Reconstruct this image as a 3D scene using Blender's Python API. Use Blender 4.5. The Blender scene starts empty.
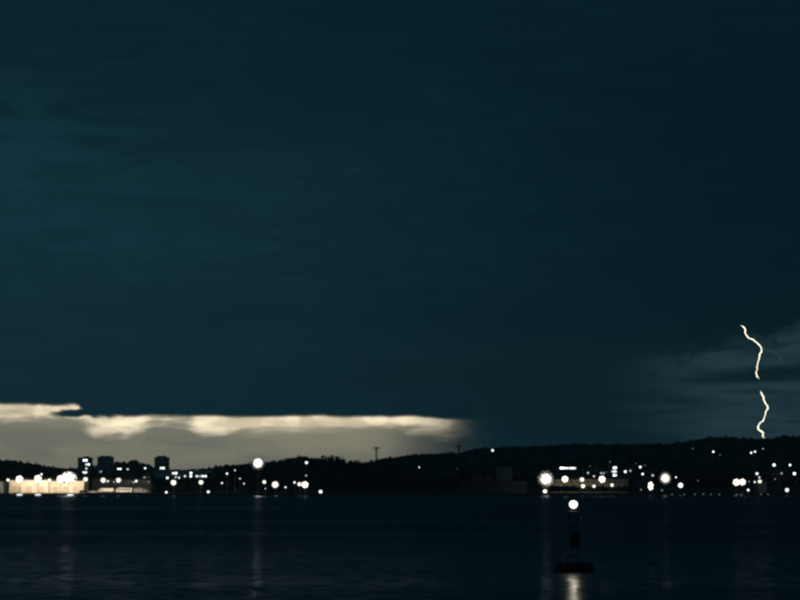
import bpy, bmesh, math, random
from mathutils import Vector, Matrix, noise as mnoise

# ------------------------------------------------------------------ camera
F = 1882.0                  # focal length in pixels of an 800 px wide frame
CAM_H = 5.48
TILT = math.atan(184.0 / F)
scene = bpy.context.scene
col = scene.collection
cam_d = bpy.data.cameras.new('camera')
cam = bpy.data.objects.new('camera', cam_d)
col.objects.link(cam)
cam.location = (0, 0, CAM_H)
cam.rotation_euler = (math.radians(90) + TILT, 0, 0)
cam_d.sensor_width = 36.0
cam_d.lens = 36.0 * F / 800.0
cam_d.clip_start = 0.5
cam_d.clip_end = 30000.0
scene.camera = cam

# ------------------------------------------------------------------ world
SUN_EL, SUN_AZ = math.radians(2.0), math.radians(-125.0)     # dusk, low behind the camera's left shoulder
world = bpy.data.worlds.new('World')
scene.world = world
world.use_nodes = True
NT = world.node_tree
NT.nodes.clear()


class X:
    """small expression wrapper round shader math nodes"""
    def __init__(self, s): self.s = s
    def __add__(self, o): return mth('ADD', self, o)
    def __radd__(self, o): return mth('ADD', o, self)
    def __sub__(self, o): return mth('SUBTRACT', self, o)
    def __rsub__(self, o): return mth('SUBTRACT', o, self)
    def __mul__(self, o): return mth('MULTIPLY', self, o)
    def __rmul__(self, o): return mth('MULTIPLY', o, self)
    def __truediv__(self, o): return mth('DIVIDE', self, o)


def put(nt, sock, v):
    if isinstance(v, X): nt.links.new(v.s, sock)
    elif isinstance(v, (int, float)): sock.default_value = v
    else: sock.default_value = tuple(v) + ((1.0,) if len(v) == 3 and len(sock.default_value) == 4 else ())


def mth(op, *a, clamp=False):
    n = NT.nodes.new('ShaderNodeMath'); n.operation = op; n.use_clamp = clamp
    for i, v in enumerate(a): put(NT, n.inputs[i], v)
    return X(n.outputs[0])


def sstep(v, a, b):
    n = NT.nodes.new('ShaderNodeMapRange'); n.interpolation_type = 'SMOOTHSTEP'
    lo, hi, t0, t1 = (a, b, 0.0, 1.0) if not isinstance(a, X) and not isinstance(b, X) and a < b else \
                     ((b, a, 1.0, 0.0) if not isinstance(a, X) and not isinstance(b, X) else (a, b, 0.0, 1.0))
    put(NT, n.inputs[0], v); put(NT, n.inputs[1], lo); put(NT, n.inputs[2], hi)
    n.inputs[3].default_value = t0; n.inputs[4].default_value = t1
    return X(n.outputs[0])


def mixc(f, a, b):
    n = NT.nodes.new('ShaderNodeMix'); n.data_type = 'RGBA'
    put(NT, n.inputs[0], f); put(NT, n.inputs[6], a); put(NT, n.inputs[7], b)
    return X(n.outputs[2])


def addc(f, a, b):
    n = NT.nodes.new('ShaderNodeMix'); n.data_type = 'RGBA'; n.blend_type = 'ADD'
    put(NT, n.inputs[0], f); put(NT, n.inputs[6], a); put(NT, n.inputs[7], b)
    return X(n.outputs[2])


def vec(x, y, z=0.0):
    n = NT.nodes.new('ShaderNodeCombineXYZ')
    for i, v in enumerate((x, y, z)): put(NT, n.inputs[i], v)
    return X(n.outputs[0])


def fbm(v, scale, detail=4.0, rough=0.5, dist=0.0):
    n = NT.nodes.new('ShaderNodeTexNoise'); n.noise_dimensions = '3D'
    put(NT, n.inputs['Vector'], v)
    n.inputs['Scale'].default_value = scale; n.inputs['Detail'].default_value = detail
    n.inputs['Roughness'].default_value = rough; n.inputs['Distortion'].default_value = dist
    return X(n.outputs['Fac'])


tc = NT.nodes.new('ShaderNodeTexCoord')
sp = NT.nodes.new('ShaderNodeSeparateXYZ')
NT.links.new(tc.outputs['Generated'], sp.inputs[0])
dx, dy, dz = X(sp.outputs[0]), X(sp.outputs[1]), X(sp.outputs[2])
DEG = 180.0 / math.pi
az = mth('ARCTAN2', dx, dy) * DEG                 # bearing, degrees right of straight ahead
el = mth('ARCSINE', mth('MINIMUM', mth('MAXIMUM', dz, -1.0), 1.0)) * DEG

# storm deck overhead: slow, wide variation in grey-teal
n_big = fbm(vec(az * 0.05, el * 0.16, 3.1), 1.0, 4.0, 0.55, 0.4)
n_mid = fbm(vec(az * 0.16, el * 0.55, 7.7), 1.0, 5.0, 0.55, 0.6)
n_fine = fbm(vec(az * 0.9, el * 2.6, 1.0), 1.0, 8.0, 0.68, 0.5)
n_str = fbm(vec(az * 0.22, el * 1.3, 31.0), 1.0, 6.0, 0.6, 0.8)
deck_b = sstep(az, 12.0, -11.0) * 0.50 * sstep(el, 13.5, 6.5) + sstep(az, 15.0, -12.0) * 0.22 + 0.20
deck_b = deck_b + 0.20 * sstep(mth('ABSOLUTE', el - 10.0), 4.0, 0.5) * sstep(az, -5.0, -12.0) * sstep(n_str, 0.38, 0.62)
deck_b = deck_b * (0.50 + n_big * 0.5 + n_mid * 0.34)
deck_b = deck_b * (0.34 + 0.60 * n_fine + 0.66 * n_str)
deck = mixc(mth('MINIMUM', deck_b, 1.0), (0.0, 0.0040, 0.0078), (0.0090, 0.0450, 0.0670))

# cloud lit from inside by the lightning, low on the right
n_l = fbm(vec(az * 0.50, el * 1.1, 21.3), 1.0, 6.0, 0.55, 0.5)
n_l2 = fbm(vec(az * 0.30, el * 2.4, 5.3), 1.0, 5.0, 0.55, 0.7)
l_top = 4.2 + 0.22 * (az - 9.0) + (n_l - 0.5) * 2.2             # ragged base of the darker cloud above
lf = sstep(l_top - el, -0.05, 0.55) * sstep(az, 5.5, 11.5) * sstep(el, -0.5, 2.2) * sstep(az, 24.0, 14.0)
lf = lf * (0.45 + 0.9 * sstep(n_l2, 0.30, 0.66))
lf = lf * (1.0 - 0.9 * sstep(mth('ABSOLUTE', el - 3.28 + (n_l - 0.5) * 0.8), 0.42, 0.06) * sstep(az, 8.0, 10.6))
deck = addc(mth('MINIMUM', lf, 1.0), deck, (0.0360, 0.0740, 0.0850))

# the low right sky, under the deck
deck = addc(sstep(el, 3.2, 0.2) * sstep(az, 16.0, 5.0) * 0.55, deck, (0.0040, 0.0092, 0.0110))

# gap under the deck: far clouds still lit by the dusk
n_e = fbm(vec(az * 0.28, 0.0, 2.0), 1.0, 2.0, 0.5) - 0.5
n_e2 = fbm(vec(az * 1.1, el * 1.2, 9.0), 1.0, 4.0, 0.6, 0.4) - 0.5
edge = 2.06 + 0.32 * sstep(az, -9.2, -9.8) + n_e * 0.16 + n_e2 * 0.26 * sstep(mth('ABSOLUTE', az + 9.0), 2.2, 0.3) + n_e2 * 0.13
edge = edge - 0.12 * sstep(az, 0.2, 2.4)
gap = sstep(el - edge, 0.055, -0.06) * sstep(az + n_e2 * 1.0, 3.0, -0.6) * sstep(az, -95.0, -60.0)
tongue = mth('POWER', (az + 9.75) / 0.75, 2.0) + mth('POWER', (el - 2.10 + (az + 9.75) * -0.05 + n_e2 * 0.35) / 0.13, 2.0)
gap = gap * sstep(tongue, 0.35, 1.5)
n_c = fbm(vec(az * 0.50, el * 2.1, 4.4), 1.0, 8.0, 0.60, 0.7)
n_c2 = fbm(vec(az * 0.22, el * 0.8, 14.0), 1.0, 3.0, 0.5, 0.3)
depth = edge - el
cream = sstep(n_c * 0.62 + n_c2 * 0.45 - depth * 0.46 - 0.16 * sstep(mth('ABSOLUTE', az + 6.9), 1.0, 0.3) + 0.05 * sstep(mth('ABSOLUTE', az + 8.5), 0.8, 0.2) + 0.05 * sstep(mth('ABSOLUTE', az + 2.6), 3.4, 0.6), 0.22, 0.51)
cream = cream * sstep(az + n_e2 * 1.2, 2.35, 0.9) * sstep(depth, 1.0, 0.4) * sstep(depth, -0.02, 0.10)
tan_c = mixc(sstep(el, -0.2, 1.7), (0.43, 0.43, 0.32), (0.64, 0.60, 0.43))
tan_c = mixc(sstep(az, 2.4, -1.5), (0.05, 0.072, 0.078), tan_c)
tan_c = mixc(sstep(n_c2 * 0.6 + n_c * 0.4, 0.38, 0.62) * 0.6, tan_c, (0.30, 0.32, 0.27))
lit = mixc(cream, tan_c, mixc(sstep(n_c2 + n_e2 * 0.6, 0.35, 0.62), (1.75, 1.48, 1.00), (3.3, 2.85, 2.0)))

sky = NT.nodes.new('ShaderNodeTexSky')
sky.sky_type = 'NISHITA'; sky.sun_disc = False
sky.sun_elevation = SUN_EL; sky.sun_rotation = SUN_AZ
sky.air_density = 1.5; sky.dust_density = 3.0
clouds = mixc(gap, deck, lit)
# a little of the clear evening sky above the cloud comes through
nsk = NT.nodes.new('ShaderNodeMix'); nsk.data_type = 'RGBA'; nsk.blend_type = 'MULTIPLY'
nsk.inputs[0].default_value = 1.0
NT.links.new(sky.outputs[0], nsk.inputs[6]); nsk.inputs[7].default_value = (0.00005, 0.0003, 0.0004, 1)
total = addc(1.0, clouds, X(nsk.outputs[2]))
bg = NT.nodes.new('ShaderNodeBackground'); bg.inputs[1].default_value = 1.0
NT.links.new(total.s, bg.inputs[0])
wo = NT.nodes.new('ShaderNodeOutputWorld')
NT.links.new(bg.outputs[0], wo.inputs[0])

# ------------------------------------------------------------------ dusk light (weak, very soft)
sun_d = bpy.data.lights.new('dusk_sun', 'SUN')
sun_d.energy = 0.06; sun_d.angle = math.radians(20); sun_d.color = (0.72, 0.95, 1.0)
sun = bpy.data.objects.new('dusk_sun', sun_d); col.objects.link(sun)
sv = Vector((math.sin(SUN_AZ), math.cos(SUN_AZ), math.tan(math.radians(8))))
sun.rotation_euler = sv.to_track_quat('Z', 'Y').to_euler()

vs = scene.view_settings
vs.view_transform = 'Standard'; vs.look = 'None'; vs.exposure = 0.0; vs.gamma = 1.0
vs.use_curve_mapping = False
scene.render.engine = 'CYCLES'
cy = scene.cycles
cy.use_denoising = True
cy.max_bounces = 4; cy.diffuse_bounces = 2; cy.glossy_bounces = 2; cy.transmission_bounces = 2
cy.volume_bounces = 0; cy.transparent_max_bounces = 6
cy.sample_clamp_indirect = 4.0
cy.filter_width = 2.9
cy.caustics_reflective = False; cy.caustics_refractive = False
cy.use_light_tree = True

R = random.Random(7)

# ------------------------------------------------------------------ helpers
FW = Vector((0, math.cos(TILT), math.sin(TILT)))
UP = Vector((0, -math.sin(TILT), math.cos(TILT)))


def at(px, py, D):
    """world point on the sight line of photograph pixel (px, py) at distance D"""
    d = FW + Vector(((px - 400) / F, 0, 0)) + UP * ((300 - py) / F)
    return Vector((0, 0, CAM_H)) + d * (D / d.y)


def lerp_table(tb, x):
    if x <= tb[0][0]: return tb[0][1]
    for (a, va), (b, vb) in zip(tb, tb[1:]):
        if x <= b:
            t = (x - a) / (b - a); t = t * t * (3 - 2 * t)
            return va + (vb - va) * t
    return tb[-1][1]


SHORE = 898.0
RIDGE = 1750.0
# skyline of the hills: (pixel column, pixel row) read at the ridge distance
SKY_T = [(-500, 466), (-60, 463), (0, 464.5), (20, 464.5), (40, 468), (60, 472), (105, 473), (120, 468), (136, 465), (148, 468),
         (158, 474), (215, 474), (238, 468.5), (250, 467.5), (285, 465.5), (305, 460.5), (330, 466), (360, 467), (392, 462), (402, 459.5),
         (430, 458), (458, 457), (470, 454), (486, 452), (520, 451), (548, 449.5), (575, 448.5), (600, 449), (640, 449), (662, 448.5),
         (682, 446), (700, 442.5), (711, 440.5), (726, 441), (742, 442.5), (767, 443), (786, 440.5), (800, 440), (860, 438), (1100, 446), (1500, 452)]
CREST = [(at(p, r, RIDGE).x, at(p, r, RIDGE).z) for p, r in SKY_T]
KNOLLS = [(at(325, 480, 1060).x, 1060, 52, 60, 6.5), (at(236, 480, 1080).x, 1080, 30, 60, 4.0), (at(183, 480, 1170).x, 1170, 60, 70, 4.0)]


def terrain(x, y):
    H = lerp_table(CREST, x)
    if y < 985: z = 1.0
    elif y < RIDGE:
        t = (y - 985) / (RIDGE - 985)
        z = 1.0 + (H - 1.0) * (0.25 * t + 0.75 * t * t * (3 - 2 * t) if t < 1 else 1) 
    else:
        t = min(1.0, (y - RIDGE) / 900.0)
        z = H * (1 - 0.55 * t * t * (3 - 2 * t))
    for kx, ky, rx, ry, kh in KNOLLS:
        q = ((x - kx) / rx) ** 2 + ((y - ky) / ry) ** 2
        if q < 9: z += kh * math.exp(-q)
    if y > 1000:
        a = min(1.0, (y - 1000) / 400.0)
        z += a * 1.4 * mnoise.fractal(Vector((x * 0.006, y * 0.006, 0)), 0.8, 2.0, 3)
    return z


def find_ground(px, py, pole, d0=925.0, d1=1745.0):
    """distance along the sight line where the ground lies `pole` metres under it"""
    best = None
    D = d0
    while D <= d1:
        p = at(px, py, D)
        g = p.z - terrain(p.x, p.y)
        if best is None or abs(g - pole) < abs(best[1] - pole): best = (D, g)
        if g < pole: break
        D += 5.0
    return best


# ---- materials
MATS = {}


def mat(name, color, rough=0.7, metal=0.0, var=0.25, scale=0.6, bump=0.0, emit=None, estr=0.0, detail=4.0):
    if name in MATS: return MATS[name]
    m = bpy.data.materials.new(name); m.use_nodes = True
    nt = m.node_tree; b = nt.nodes['Principled BSDF']
    t = nt.nodes.new('ShaderNodeTexCoord')
    n = nt.nodes.new('ShaderNodeTexNoise'); n.inputs['Scale'].default_value = scale; n.inputs['Detail'].default_value = detail
    nt.links.new(t.outputs['Object'], n.inputs['Vector'])
    r = nt.nodes.new('ShaderNodeMapRange')
    r.inputs[1].default_value = 0.3; r.inputs[2].default_value = 0.7
    r.inputs[3].default_value = 1 - var; r.inputs[4].default_value = 1 + var
    nt.links.new(n.outputs['Fac'], r.inputs[0])
    mx = nt.nodes.new('ShaderNodeVectorMath'); mx.operation = 'SCALE'
    mx.inputs[0].default_value = color
    nt.links.new(r.outputs[0], mx.inputs['Scale'])
    nt.links.new(mx.outputs[0], b.inputs['Base Color'])
    b.inputs['Roughness'].default_value = rough; b.inputs['Metallic'].default_value = metal
    if bump:
        bn = nt.nodes.new('ShaderNodeBump'); bn.inputs['Strength'].default_value = bump
        nt.links.new(n.outputs['Fac'], bn.inputs['Height']); nt.links.new(bn.outputs[0], b.inputs['Normal'])
    if emit:
        b.inputs['Emission Color'].default_value = tuple(emit) + (1,); b.inputs['Emission Strength'].default_value = estr
    MATS[name] = m
    return m


def lamp_mat(strength, tone='warm'):
    c = {'warm': (1.0, 0.90, 0.71), 'white': (0.92, 0.97, 0.95), 'cool': (0.70, 0.90, 0.95)}[tone]
    return mat('lamp_glass_%s_%g' % (tone, strength), c, 0.3, emit=c, estr=strength, var=0.05)


def halo_shell(strength, tone):
    """thin outer lamp shell, half clear and glowing a little, added as a halo round the bulb"""
    name = 'halo_shell_%s_%g' % (tone, strength)
    if name in MATS: return MATS[name]
    c = {'warm': (1.0, 0.90, 0.71), 'white': (0.92, 0.97, 0.95), 'cool': (0.70, 0.90, 0.95)}[tone]
    m = bpy.data.materials.new(name); m.use_nodes = True; nt = m.node_tree; nt.nodes.clear()
    t_ = nt.nodes.new('ShaderNodeBsdfTransparent'); e_ = nt.nodes.new('ShaderNodeEmission'); e_.inputs[0].default_value = c + (1,); e_.inputs[1].default_value = strength
    x_ = nt.nodes.new('ShaderNodeMixShader'); x_.inputs[0].default_value = 0.5
    nt.links.new(t_.outputs[0], x_.inputs[1]); nt.links.new(e_.outputs[0], x_.inputs[2])
    o_ = nt.nodes.new('ShaderNodeOutputMaterial'); nt.links.new(x_.outputs[0], o_.inputs[0]); MATS[name] = m
    return m


M_ground = mat('grassy_ground', (0.045, 0.05, 0.03), 0.95, var=0.5, scale=0.05)
M_quay = mat('quay_paving', (0.055, 0.055, 0.055), 0.9, var=0.25, scale=0.4)
M_wallc = mat('seawall_concrete', (0.13, 0.13, 0.125), 0.9, var=0.35, scale=0.5)
M_cream = mat('cream_render', (0.70, 0.63, 0.52), 0.85, var=0.14, scale=0.35)
M_shed = mat('pale_sheeting', (0.66, 0.70, 0.70), 0.6, var=0.2, scale=0.3)
M_tower = mat('tower_concrete', (0.52, 0.55, 0.56), 0.85, var=0.15, scale=0.3)
M_brick = mat('house_brick', (0.22, 0.15, 0.12), 0.9, var=0.25, scale=0.6)
M_roof = mat('roof_sheet', (0.10, 0.10, 0.11), 0.6, var=0.3, scale=0.6)
M_glass = mat('dark_window', (0.02, 0.03, 0.035), 0.12, var=0.2)
M_steel = mat('galvanised_steel', (0.28, 0.29, 0.30), 0.5, 0.6, var=0.2, scale=2)
M_dark = mat('dark_paint', (0.03, 0.035, 0.04), 0.5, var=0.3, scale=2)
M_wood = mat('weathered_timber', (0.10, 0.085, 0.07), 0.9, var=0.3, scale=1.5)
M_bark = mat('bark', (0.07, 0.055, 0.045), 0.95, var=0.3, scale=2)
M_leaf = mat('foliage', (0.042, 0.065, 0.030), 0.8, var=0.45, scale=0.5)
M_leaf2 = mat('foliage_dark', (0.032, 0.055, 0.034), 0.8, var=0.45, scale=0.5)
M_white = mat('white_paint', (0.78, 0.77, 0.73), 0.4, var=0.08, scale=1)
M_greyv = mat('grey_paint', (0.34, 0.35, 0.36), 0.45, var=0.1, scale=1)
M_rubber = mat('tyre_rubber', (0.02, 0.02, 0.02), 0.9)
M_buoy = mat('buoy_paint', (0.018, 0.022, 0.024), 0.55, var=0.4, scale=3, bump=0.1)
M_hull = mat('buoy_hull', (0.022, 0.022, 0.023), 0.7, var=0.5, scale=3, bump=0.2)


# ---- mesh helpers
def mesh_obj(name, bm, m, parent=None, loc=None, smooth=False):
    me = bpy.data.meshes.new(name)
    bmesh.ops.recalc_face_normals(bm, faces=bm.faces)
    bm.to_mesh(me); bm.free()
    if smooth:
        for p in me.polygons: p.use_smooth = True
    me.materials.append(m)
    return link(name, me, parent, loc)


def link(name, me, parent=None, loc=None, rot=None, scale=None):
    o = bpy.data.objects.new(name, me); col.objects.link(o)
    if parent: o.parent = parent
    if loc is not None: o.location = loc
    if rot is not None: o.rotation_euler = rot
    if scale is not None: o.scale = scale
    return o


def box(bm, x0, x1, y0, y1, z0, z1):
    v = [bm.verts.new(c) for c in ((x0, y0, z0), (x1, y0, z0), (x1, y1, z0), (x0, y1, z0), (x0, y0, z1), (x1, y0, z1), (x1, y1, z1), (x0, y1, z1))]
    for f in ((3, 2, 1, 0), (4, 5, 6, 7), (0, 1, 5, 4), (1, 2, 6, 5), (2, 3, 7, 6), (3, 0, 4, 7)): bm.faces.new([v[i] for i in f])


def bx(*a):
    bm = bmesh.new(); box(bm, *a); return bm


def tube(bm, pts, rad, seg=8, cap=True):
    rings = []
    pts = [Vector(p) for p in pts]
    for i, p in enumerate(pts):
        a = pts[max(i - 1, 0)]; b = pts[min(i + 1, len(pts) - 1)]
        t = (b - a).normalized()
        s = t.cross(Vector((0, 1, 0)) if abs(t.y) < 0.9 else Vector((1, 0, 0))).normalized()
        w = t.cross(s)
        r = rad[i] if isinstance(rad, (list, tuple)) else rad
        rings.append([bm.verts.new(p + (s * math.cos(k * 2 * math.pi / seg) + w * math.sin(k * 2 * math.pi / seg)) * r) for k in range(seg)])
    for a, b in zip(rings, rings[1:]):
        for k in range(seg): bm.faces.new((a[k], a[(k + 1) % seg], b[(k + 1) % seg], b[k]))
    if cap:
        bm.faces.new(rings[0][::-1]); bm.faces.new(rings[-1])


def tb(pts, rad, seg=8):
    bm = bmesh.new(); tube(bm, pts, rad, seg); return bm


def lathe(bm, prof, seg=16):
    rings = [[bm.verts.new((r * math.cos(k * 2 * math.pi / seg), r * math.sin(k * 2 * math.pi / seg), z)) for k in range(seg)] for r, z in prof]
    for a, b in zip(rings, rings[1:]):
        for k in range(seg): bm.faces.new((a[k], a[(k + 1) % seg], b[(k + 1) % seg], b[k]))
    bm.faces.new(rings[0][::-1]); bm.faces.new(rings[-1])


def thing(name, label, cat, loc, rz=0.0, group=None):
    o = bpy.data.objects.new(name, None); col.objects.link(o)
    o.empty_display_size = 0.5
    o.location = loc; o.rotation_euler = (0, 0, rz)
    tag(o, label, cat, group)
    return o


def tag(o, label, cat, group=None, kind=None):
    if label: o['label'] = label
    if cat: o['category'] = cat
    if group: o['group'] = group
    if kind: o['kind'] = kind
    return o


# ------------------------------------------------------------------ ground
bm = bmesh.new()
ys = [SHORE - 0.4, 900, 920, 950, 985] + [985 + 15 * i for i in range(1, 70)] + [2040 + 120 * i for i in range(1, 36)]
xs = [-3400, -2800, -2200, -1800, -1500, -1250, -1050] + [-900 + 12 * i for i in range(151)] + [1050, 1250, 1500, 1800, 2200, 2800, 3400]
grid = []
for y in ys:
    grid.append([bm.verts.new((x, y, terrain(x, y))) for x in xs])
for a, b in zip(grid, grid[1:]):
    for i in range(len(xs) - 1): bm.faces.new((a[i], a[i + 1], b[i + 1], b[i]))
low = [bm.verts.new((x, SHORE - 0.4, -4.0)) for x in xs]
for i in range(len(xs) - 1): bm.faces.new((low[i], low[i + 1], grid[0][i + 1], grid[0][i]))
g = mesh_obj('ground', bm, M_ground, smooth=True); g['kind'] = 'structure'

q = mesh_obj('quay', bx(at(-40, 490, 940).x, at(160, 490, 940).x, SHORE + 0.2, 975, 0.3, 1.06), M_quay); q['kind'] = 'structure'
q2 = mesh_obj('quay', bx(at(536, 490, 940).x, at(640, 490, 940).x, SHORE + 0.2, 975, 0.3, 1.06), M_quay); q2['kind'] = 'structure'

# ------------------------------------------------------------------ water
wm = bpy.data.materials.new('sea_water'); wm.use_nodes = True
nt = wm.node_tree; b = nt.nodes['Principled BSDF']
b.inputs['Base Color'].default_value = (0.003, 0.060, 0.080, 1)
b.inputs['IOR'].default_value = 1.333
b.inputs['Specular IOR Level'].default_value = 1.0
b.inputs['Anisotropic'].default_value = 0.84          # long-crested ripples: rougher across the crests than along them
tv = nt.nodes.new('ShaderNodeCombineXYZ'); tv.inputs[1].default_value = 1.0
nt.links.new(tv.outputs[0], b.inputs['Tangent'])
t = nt.nodes.new('ShaderNodeTexCoord')


def wnoise(sx, sy, scale, detail, rough=0.5):
    mp = nt.nodes.new('ShaderNodeMapping'); mp.inputs['Scale'].default_value = (sx, sy, 1)
    nt.links.new(t.outputs['Object'], mp.inputs['Vector'])
    n = nt.nodes.new('ShaderNodeTexNoise'); n.inputs['Scale'].default_value = scale; n.inputs['Detail'].default_value = detail
    n.inputs['Roughness'].default_value = rough
    nt.links.new(mp.outputs[0], n.inputs['Vector'])
    return n.outputs['Fac']


slick = wnoise(0.0035, 0.020, 1.0, 4.0, 0.55)          # wide slicks and wind-ruffled belts
rr = nt.nodes.new('ShaderNodeMapRange'); rr.inputs[1].default_value = 0.35; rr.inputs[2].default_value = 0.65
rr.inputs[3].default_value = 0.28; rr.inputs[4].default_value = 0.42
nt.links.new(slick, rr.inputs[0])
sxyz = nt.nodes.new('ShaderNodeSeparateXYZ'); nt.links.new(t.outputs['Object'], sxyz.inputs[0])
lee = nt.nodes.new('ShaderNodeMapRange'); lee.interpolation_type = 'SMOOTHSTEP'      # calmer water in the lee of the near shore
lee.inputs[1].default_value = 90.0; lee.inputs[2].default_value = 260.0; lee.inputs[3].default_value = 0.70; lee.inputs[4].default_value = 1.0
nt.links.new(sxyz.outputs[1], lee.inputs[0])
rm = nt.nodes.new('ShaderNodeMath'); rm.operation = 'MULTIPLY'
nt.links.new(rr.outputs[0], rm.inputs[0]); nt.links.new(lee.outputs[0], rm.inputs[1]); nt.links.new(rm.outputs[0], b.inputs['Roughness'])
ripn = nt.nodes.new('ShaderNodeTexNoise'); ripn.inputs['Scale'].default_value = 1.0; ripn.inputs['Detail'].default_value = 3.0
mpr = nt.nodes.new('ShaderNodeMapping'); mpr.inputs['Scale'].default_value = (0.9, 0.55, 1)
nt.links.new(t.outputs['Object'], mpr.inputs['Vector']); nt.links.new(mpr.outputs[0], ripn.inputs['Vector'])
sb = nt.nodes.new('ShaderNodeVectorMath'); sb.operation = 'SUBTRACT'; sb.inputs[1].default_value = (0.5, 0.5, 0.5)
nt.links.new(ripn.outputs['Color'], sb.inputs[0])
ml_ = nt.nodes.new('ShaderNodeVectorMath'); ml_.operation = 'MULTIPLY'; ml_.inputs[1].default_value = (0.22, 0.60, 0.0)     # slopes of the ripples
nt.links.new(sb.outputs[0], ml_.inputs[0])
ad = nt.nodes.new('ShaderNodeVectorMath'); ad.operation = 'ADD'; ad.inputs[1].default_value = (0, 0, 1); nt.links.new(ml_.outputs[0], ad.inputs[0])
nm_ = nt.nodes.new('ShaderNodeVectorMath'); nm_.operation = 'NORMALIZE'; nt.links.new(ad.outputs[0], nm_.inputs[0])
nt.links.new(nm_.outputs[0], b.inputs['Normal'])
bm = bmesh.new()
v = [bm.verts.new(c) for c in ((-3400, -600, 0), (3400, -600, 0), (3400, SHORE + 0.1, 0), (-3400, SHORE + 0.1, 0))]
bm.faces.new(v)
w = mesh_obj('water', bm, wm); w['kind'] = 'structure'

# ------------------------------------------------------------------ sea wall
sw = thing('seawall', 'long low concrete sea wall between dark water and the far shore', 'sea wall', (0, SHORE - 0.5, 0))
mesh_obj('wall', bx(-1500, 1500, -0.35, 0.07, -3.5, 0.86), M_wallc, sw)
mesh_obj('coping', bx(-1500, 1500, -0.5, 0.3, 0.862, 1.075), M_quay, sw)

# ------------------------------------------------------------------ lamps
LAMPS = []       # (px, py, D) of every light, kept clear by the planting


def flood_mesh(s, strength, tone):
    key = ('flood', s, strength, tone)
    if key not in CACHE:
        bm = bmesh.new()       # tapered housing, open side towards -Y
        h = s * 0.5
        v0 = [bm.verts.new((a * h, -0.12, c * h)) for a, c in ((-1, -1), (1, -1), (1, 1), (-1, 1))]
        v1 = [bm.verts.new((a * h * 0.6, 0.34, c * h * 0.6)) for a, c in ((-1, -1), (1, -1), (1, 1), (-1, 1))]
        bm.faces.new(v0); bm.faces.new(v1[::-1])
        for k in range(4): bm.faces.new((v0[k], v1[k], v1[(k + 1) % 4], v0[(k + 1) % 4]))
        me = bpy.data.meshes.new('housing'); bmesh.ops.recalc_face_normals(bm, faces=bm.faces); bm.to_mesh(me); bm.free()
        me.materials.append(M_steel)
        bm = bmesh.new()
        n = 14
        f = [bm.verts.new((math.cos(k * 2 * math.pi / n) * h * 0.97, -0.30 , math.sin(k * 2 * math.pi / n) * h * 0.97)) for k in range(n)]
        bk = [bm.verts.new((math.cos(k * 2 * math.pi / n) * h * 0.97, -0.124, math.sin(k * 2 * math.pi / n) * h * 0.97)) for k in range(n)]
        c = bm.verts.new((0, -0.30 - h * 0.35, 0))
        for k in range(n):
            bm.faces.new((f[k], f[(k + 1) % n], c)); bm.faces.new((f[k], bk[k], bk[(k + 1) % n], f[(k + 1) % n]))
        bm.faces.new(bk)
        ml = bpy.data.meshes.new('lens'); bmesh.ops.recalc_face_normals(bm, faces=bm.faces); bm.to_mesh(ml); bm.free()
        ml.materials.append(lamp_mat(strength, tone))
        CACHE[key] = (me, ml)
    return CACHE[key]


CACHE = {}


def lamp_light(o, z, power, target=None, cone=155):
    """the light of a lit lamp: hooded, thrown landward and down (or at a given point)"""
    ld = bpy.data.lights.new('lamp_light', 'SPOT'); ld.energy = power; ld.shadow_soft_size = 0.4; ld.color = (1.0, 0.84, 0.62)
    ld.spot_size = math.radians(cone); ld.spot_blend = 0.35
    l = bpy.data.objects.new('lamp_light', ld); col.objects.link(l); l.parent = o
    l.location = (0, 1.0 if target is None else -1.0, z)
    d = Vector((0, 0.88, -0.47)) if target is None else Vector(target) - (Vector(o.location) + Vector(l.location))
    l.rotation_euler = d.to_track_quat('-Z', 'Y').to_euler()




def pole_mesh():
    if 'pole' not in CACHE:
        bm = tb([(0, 0, -0.5 / 8), (0, 0, 0.5), (0, 0, 1)], [0.16, 0.12, 0.08], 8)
        me = bpy.data.meshes.new('pole'); bm.to_mesh(me); bm.free(); me.materials.append(M_steel); CACHE['pole'] = me
    return CACHE['pole']


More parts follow.
